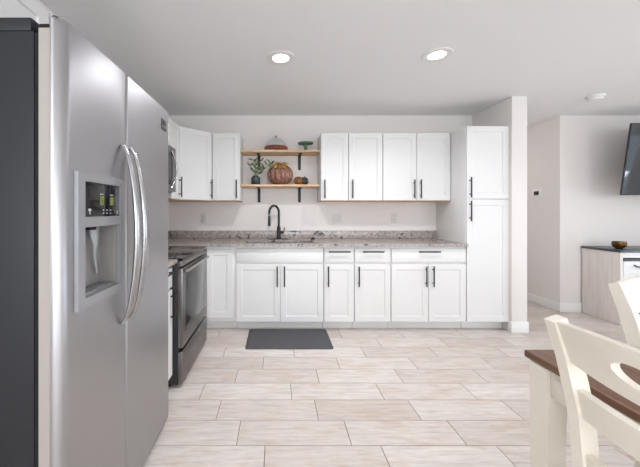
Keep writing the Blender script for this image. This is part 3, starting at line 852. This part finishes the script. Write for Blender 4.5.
# ------------------------------------------------------------------ television
tv = thing('television', 'black flat-screen television tilted down on its wall mount, far right', 'television', (4.635, 3.44, 1.853))
tv.rotation_euler = (math.radians(7.2), 0, 0)
mb = MB(); mb.box(-.72, .72, -.018, -.004, -.40, .40, .003); mb.box(-.4, .4, -.004, .05, -.30, .20, .01); mb.build('housing', 'tvbody', tv)
mb = MB(); mb.box(-.709, .709, -.0195, -.0178, -.384, .390); mb.build('screen', 'tvscreen', tv)
mb = MB(); mb.box(-.16, .16, .050, .066, -.15, .15, .003); mb.sweep([(0, .06, 0), (.12, .20, 0), (0, .375, .0)], .022, .018, ref=(0, 0, 1), n=10); mb.box(-.10, .10, .375, .395, -.14, .14, .003)
mb.build('mounting_bracket', 'black', tv)

# ------------------------------------------------------------------ sideboard and bowl
sb = thing('sideboard', 'whitewashed wooden sideboard with dark slate top under the television', 'sideboard', (4.45, 3.60, 0))
sb_x0, sb_x1 = 3.828 - 4.45, 5.15 - 4.45; f, bk = 3.40 - 3.60, 3.825 - 3.60
mb = MB(); mb.box(sb_x0, sb_x0 + .03, f, bk, .001, .812, .002); mb.build('side_panel', 'greywood', sb)
mb = MB(); mb.box(sb_x1 - .03, sb_x1, f, bk, .001, .812, .002); mb.build('side_panel', 'greywood', sb)
mb = MB(); mb.box(sb_x0 + .03, sb_x1 - .03, f + .03, bk - .002, .06, .70); mb.box(sb_x0 + .03, sb_x1 - .03, f + .002, bk - .002, .752, .811); mb.box(sb_x0 + .03, sb_x1 - .03, f + .05, bk, .001, .06)
mb.build('carcass', 'cab', sb)
mb = MB(); mb.box(sb_x0 + .03, sb_x1 - .03, f + .022, f + .029, .44, .752); mb.build('gap_shade_sheet', 'gap', sb)  # black sheet that colours in the shade of the gaps around the drawers
mb = MB(); mb.box(sb_x0 - .012, sb_x1 + .012, f - .015, bk + .004, .812, .838, .003); mb.build('top', 'slate', sb)
mb = MB(); mb.box(sb_x0 + .031, sb_x1 - .031, f - .004, f + .021, .722, .738, .001); mb.build('gap_shade_strip', 'slate', sb)  # dark strip standing in for the shaded gap below the top rail
W3 = (sb_x1 - sb_x0 - .06) / 2
for k in range(2):
    for z0, z1 in ((.475, .715), (.22, .46), (.065, .205)):
        a = sb_x0 + .03 + k * W3
        mb = MB(); mb.box(a + .006, a + W3 - .006, f, f + .021, z0, z1, .003); d = mb.build('drawer', 'cab', sb)
        mb = MB(); zc = z1 - .055
        mb.sweep([(a + W3 / 2 - .19, f, zc + .01), (a + W3 / 2 - .19, f - .022, zc), (a + W3 / 2 - .10, f - .026, zc - .02), (a + W3 / 2 - .01, f - .022, zc), (a + W3 / 2 - .01, f, zc + .01)], .007, n=8, ref=(0, 0, 1))
        mb.build('pull', 'black', d)
t = thing('bowl', 'small bronze bowl on the left end of the sideboard top', 'bowl', (3.96, 3.53, .838))
mb = MB(); mb.lathe([(0, .0005), (.030, .0005), (.032, .006), (.056, .026), (.064, .055), (.060, .084), (.053, .084), (.056, .056), (.048, .032), (.025, .014), (0, .012)], n=32); mb.build('shell', 'bronze', t)

# ------------------------------------------------------------------ dining table and chairs
TX0, TX1, TY0, TY1, TZ = .905, 2.12, -.55, 1.12, .768
tb = thing('dining_table', 'farmhouse dining table with brown wooden top and cream legs, lower right corner', 'table', ((TX0 + TX1) / 2, (TY0 + TY1) / 2, 0))
hx_, hy_ = (TX1 - TX0) / 2, (TY1 - TY0) / 2
mb = MB(); mb.box(-hx_, hx_, -hy_, hy_, TZ - .026, TZ, .006, 3); mb.build('tabletop', 'walnut', tb)
for sx in (-1, 1):
    for sy in (-1, 1):
        cx_, cy_ = sx * (hx_ - .040), sy * (hy_ - .055)
        mb = MB(); mb.sweep([(cx_, cy_, .001), (cx_, cy_, .60), (cx_, cy_, TZ - .027)], [.030, .036, .036], [.030, .036, .036], rect=True, ref=(1, 0, 0))
        bmesh.ops.bevel(mb.bm, geom=mb.bm.edges[:], offset=.003, segments=2, affect='EDGES')
        mb.build('leg', 'cream', tb)
for s in (-1, 1):
    mb = MB(); x = s * (hx_ - .028); mb.box(x - .011, x + .011, -hy_ + .092, hy_ - .092, .648, TZ - .027, .002); mb.build('apron', 'cream', tb)
    mb = MB(); y = s * (hy_ - .045); mb.box(-hx_ + .077, hx_ - .077, y - .011, y + .011, .648, TZ - .027, .002); mb.build('apron', 'cream', tb)

def make_chair(label, loc, rz):
    t = thing('dining_chair', label, 'chair', loc, rz, None)
    Zs = [0.001, .22, .45, .578, .75, .878, .989]; Xs = [-.232, -.212, -.202, -.207, -.223, -.253, -.291]
    def px_(z):
        for k in range(len(Zs) - 1):
            if z <= Zs[k + 1]:
                u = (z - Zs[k]) / (Zs[k + 1] - Zs[k]); return Xs[k] + (Xs[k + 1] - Xs[k]) * u
        return Xs[-1] - (z - Zs[-1]) * .34
    yo = .2
    for s in (-1, 1):
        mb = MB(); pts = []
        for k in range(21):
            z = .001 + (.988 - .001) * k / 20; pts.append((px_(z) + .0225, s * yo, z))
        mb.sweep(pts, .0155, [.0225] * 18 + [.021, .0195, .018], rect=True, ref=(0, 1, 0))
        bmesh.ops.bevel(mb.bm, geom=[e for e in mb.bm.edges if e.is_manifold and e.calc_face_angle(0) > .8], offset=.004, segments=2, affect='EDGES')
        mb.build('back_post', 'cream', t, 50)
        mb = MB(); mb.sweep([(.175, s * .19, .001), (.178, s * .19, .425)], [.017, .021], [.017, .021], rect=True, ref=(0, 1, 0)); mb.build('front_leg', 'cream', t)
    yi = yo - .0145
    bow = lambda y: -.018 * (1 - (y / yi) ** 2)
    def slat(z0, z1, nm):
        mb = MB(); n = 14; rows = []
        for k in range(n + 1):
            y = -yi + 2 * yi * k / n
            q = []
            for z, fr_ in ((z0, 0), (z0, 1), (z1, 1), (z1, 0)):
                q.append(mb.bm.verts.new((px_(z) + .010 + .021 * fr_ + bow(y), y, z)))
            rows.append(q)
        for a, b_ in zip(rows, rows[1:]):
            for q in range(4): mb.bm.faces.new((a[q], a[(q + 1) % 4], b_[(q + 1) % 4], b_[q]))
        mb.bm.faces.new(rows[0]); mb.bm.faces.new(rows[-1])
        bmesh.ops.bevel(mb.bm, geom=[e for e in mb.bm.edges if e.is_manifold and e.calc_face_angle(0) > .8], offset=.003, segments=2, affect='EDGES')
        return mb.build(nm, 'cream', t, 50)
    slat(.733, .808, 'back_slat'); slat(.565, .637, 'back_slat')
    # top rail with an oval hand hole, upper edge gently crowned
    mb = MB(); z0, z1, n = .876, .984, 64
    zc, hy, hz = .932, .056, .026
    top = lambda y: z1 + .012 * (1 - (y / yi) ** 2)
    botm = lambda y: z0 + .010 * (1 - (y / yi) ** 2) * -1 + .004
    def ray_out(a):
        c_, s_ = math.cos(a), math.sin(a); best = 1e9
        lo_, hi_ = 0, .5
        for _ in range(40):
            md = (lo_ + hi_) / 2; y, z = md * c_, zc + md * s_
            if abs(y) <= yi and botm(max(-yi, min(yi, y))) <= z <= top(max(-yi, min(yi, y))): lo_ = md
            else: hi_ = md
        return lo_ * c_, zc + lo_ * s_
    corner = [math.atan2(top(yi) - zc, yi), math.atan2(botm(yi) - zc, yi), math.pi - math.atan2(top(yi) - zc, yi), -math.pi - math.atan2(botm(yi) - zc, yi)]
    angs = []
    for k in range(n):           # sample evenly round the outline by arc direction in a squashed frame
        a = -math.pi + 2 * math.pi * k / n; angs.append(math.atan2(math.sin(a) * .30, math.cos(a)))
    angs = sorted(set([round(a, 5) for a in angs + corner]))
    n = len(angs); R = [[], [], [], []]
    for a in angs:
        oy, oz = ray_out(a)
        th = math.atan2(math.sin(a) * hy, math.cos(a) * hz) if True else a
        iy, iz = hy * math.cos(th), zc + hz * math.sin(th)
        for li, (y, z, fr_) in enumerate(((oy, oz, 0), (iy, iz, 0), (oy, oz, 1), (iy, iz, 1))):
            R[li].append(mb.bm.verts.new((px_(z) + .010 + .021 * fr_ + bow(y), y, z)))
    for k in range(n):
        k2 = (k + 1) % n
        for a, b_ in ((0, 1), (2, 3), (0, 2), (1, 3)):
            mb.bm.faces.new((R[a][k], R[a][k2], R[b_][k2], R[b_][k]))
    mb.build('top_rail', 'cream', t, 50)
    # seat, seat rails, stretchers
    mb = MB(); mb.prism([(-.15, -.175), (.215, -.215), (.215, .215), (-.15, .175)], .427, .455, .008); mb.build('seat', 'walnut', t)
    for s in (-1, 1):
        mb = MB(); mb.box(-.157, .157, s * .19 - .009, s * .19 + .009, .372, .426, .002); mb.build('seat_rail', 'cream', t)
        mb = MB(); mb.box(-.160, .157, s * .19 - .008, s * .19 + .008, .17, .20, .002); mb.build('stretcher', 'cream', t)
    mb = MB(); mb.box(.166, .186, -.168, .168, .372, .426, .002); mb.build('seat_rail', 'cream', t)
    mb = MB(); mb.box(-.190, -.170, -.184, .184, .372, .426, .002); mb.build('seat_rail', 'cream', t)
    mb = MB(); mb.box(-.02, .0, -.182, .182, .177, .195, .002); mb.build('stretcher', 'cream', t)
    return t
ch = make_chair('cream ladder-back dining chair nearest the camera, tucked in at the table side', (1.012, .615, 0), 0)
copy_thing(ch, (1.617, 1.012, 0), math.radians(-75), 'cream ladder-back dining chair at the far end of the table, before the sideboard')
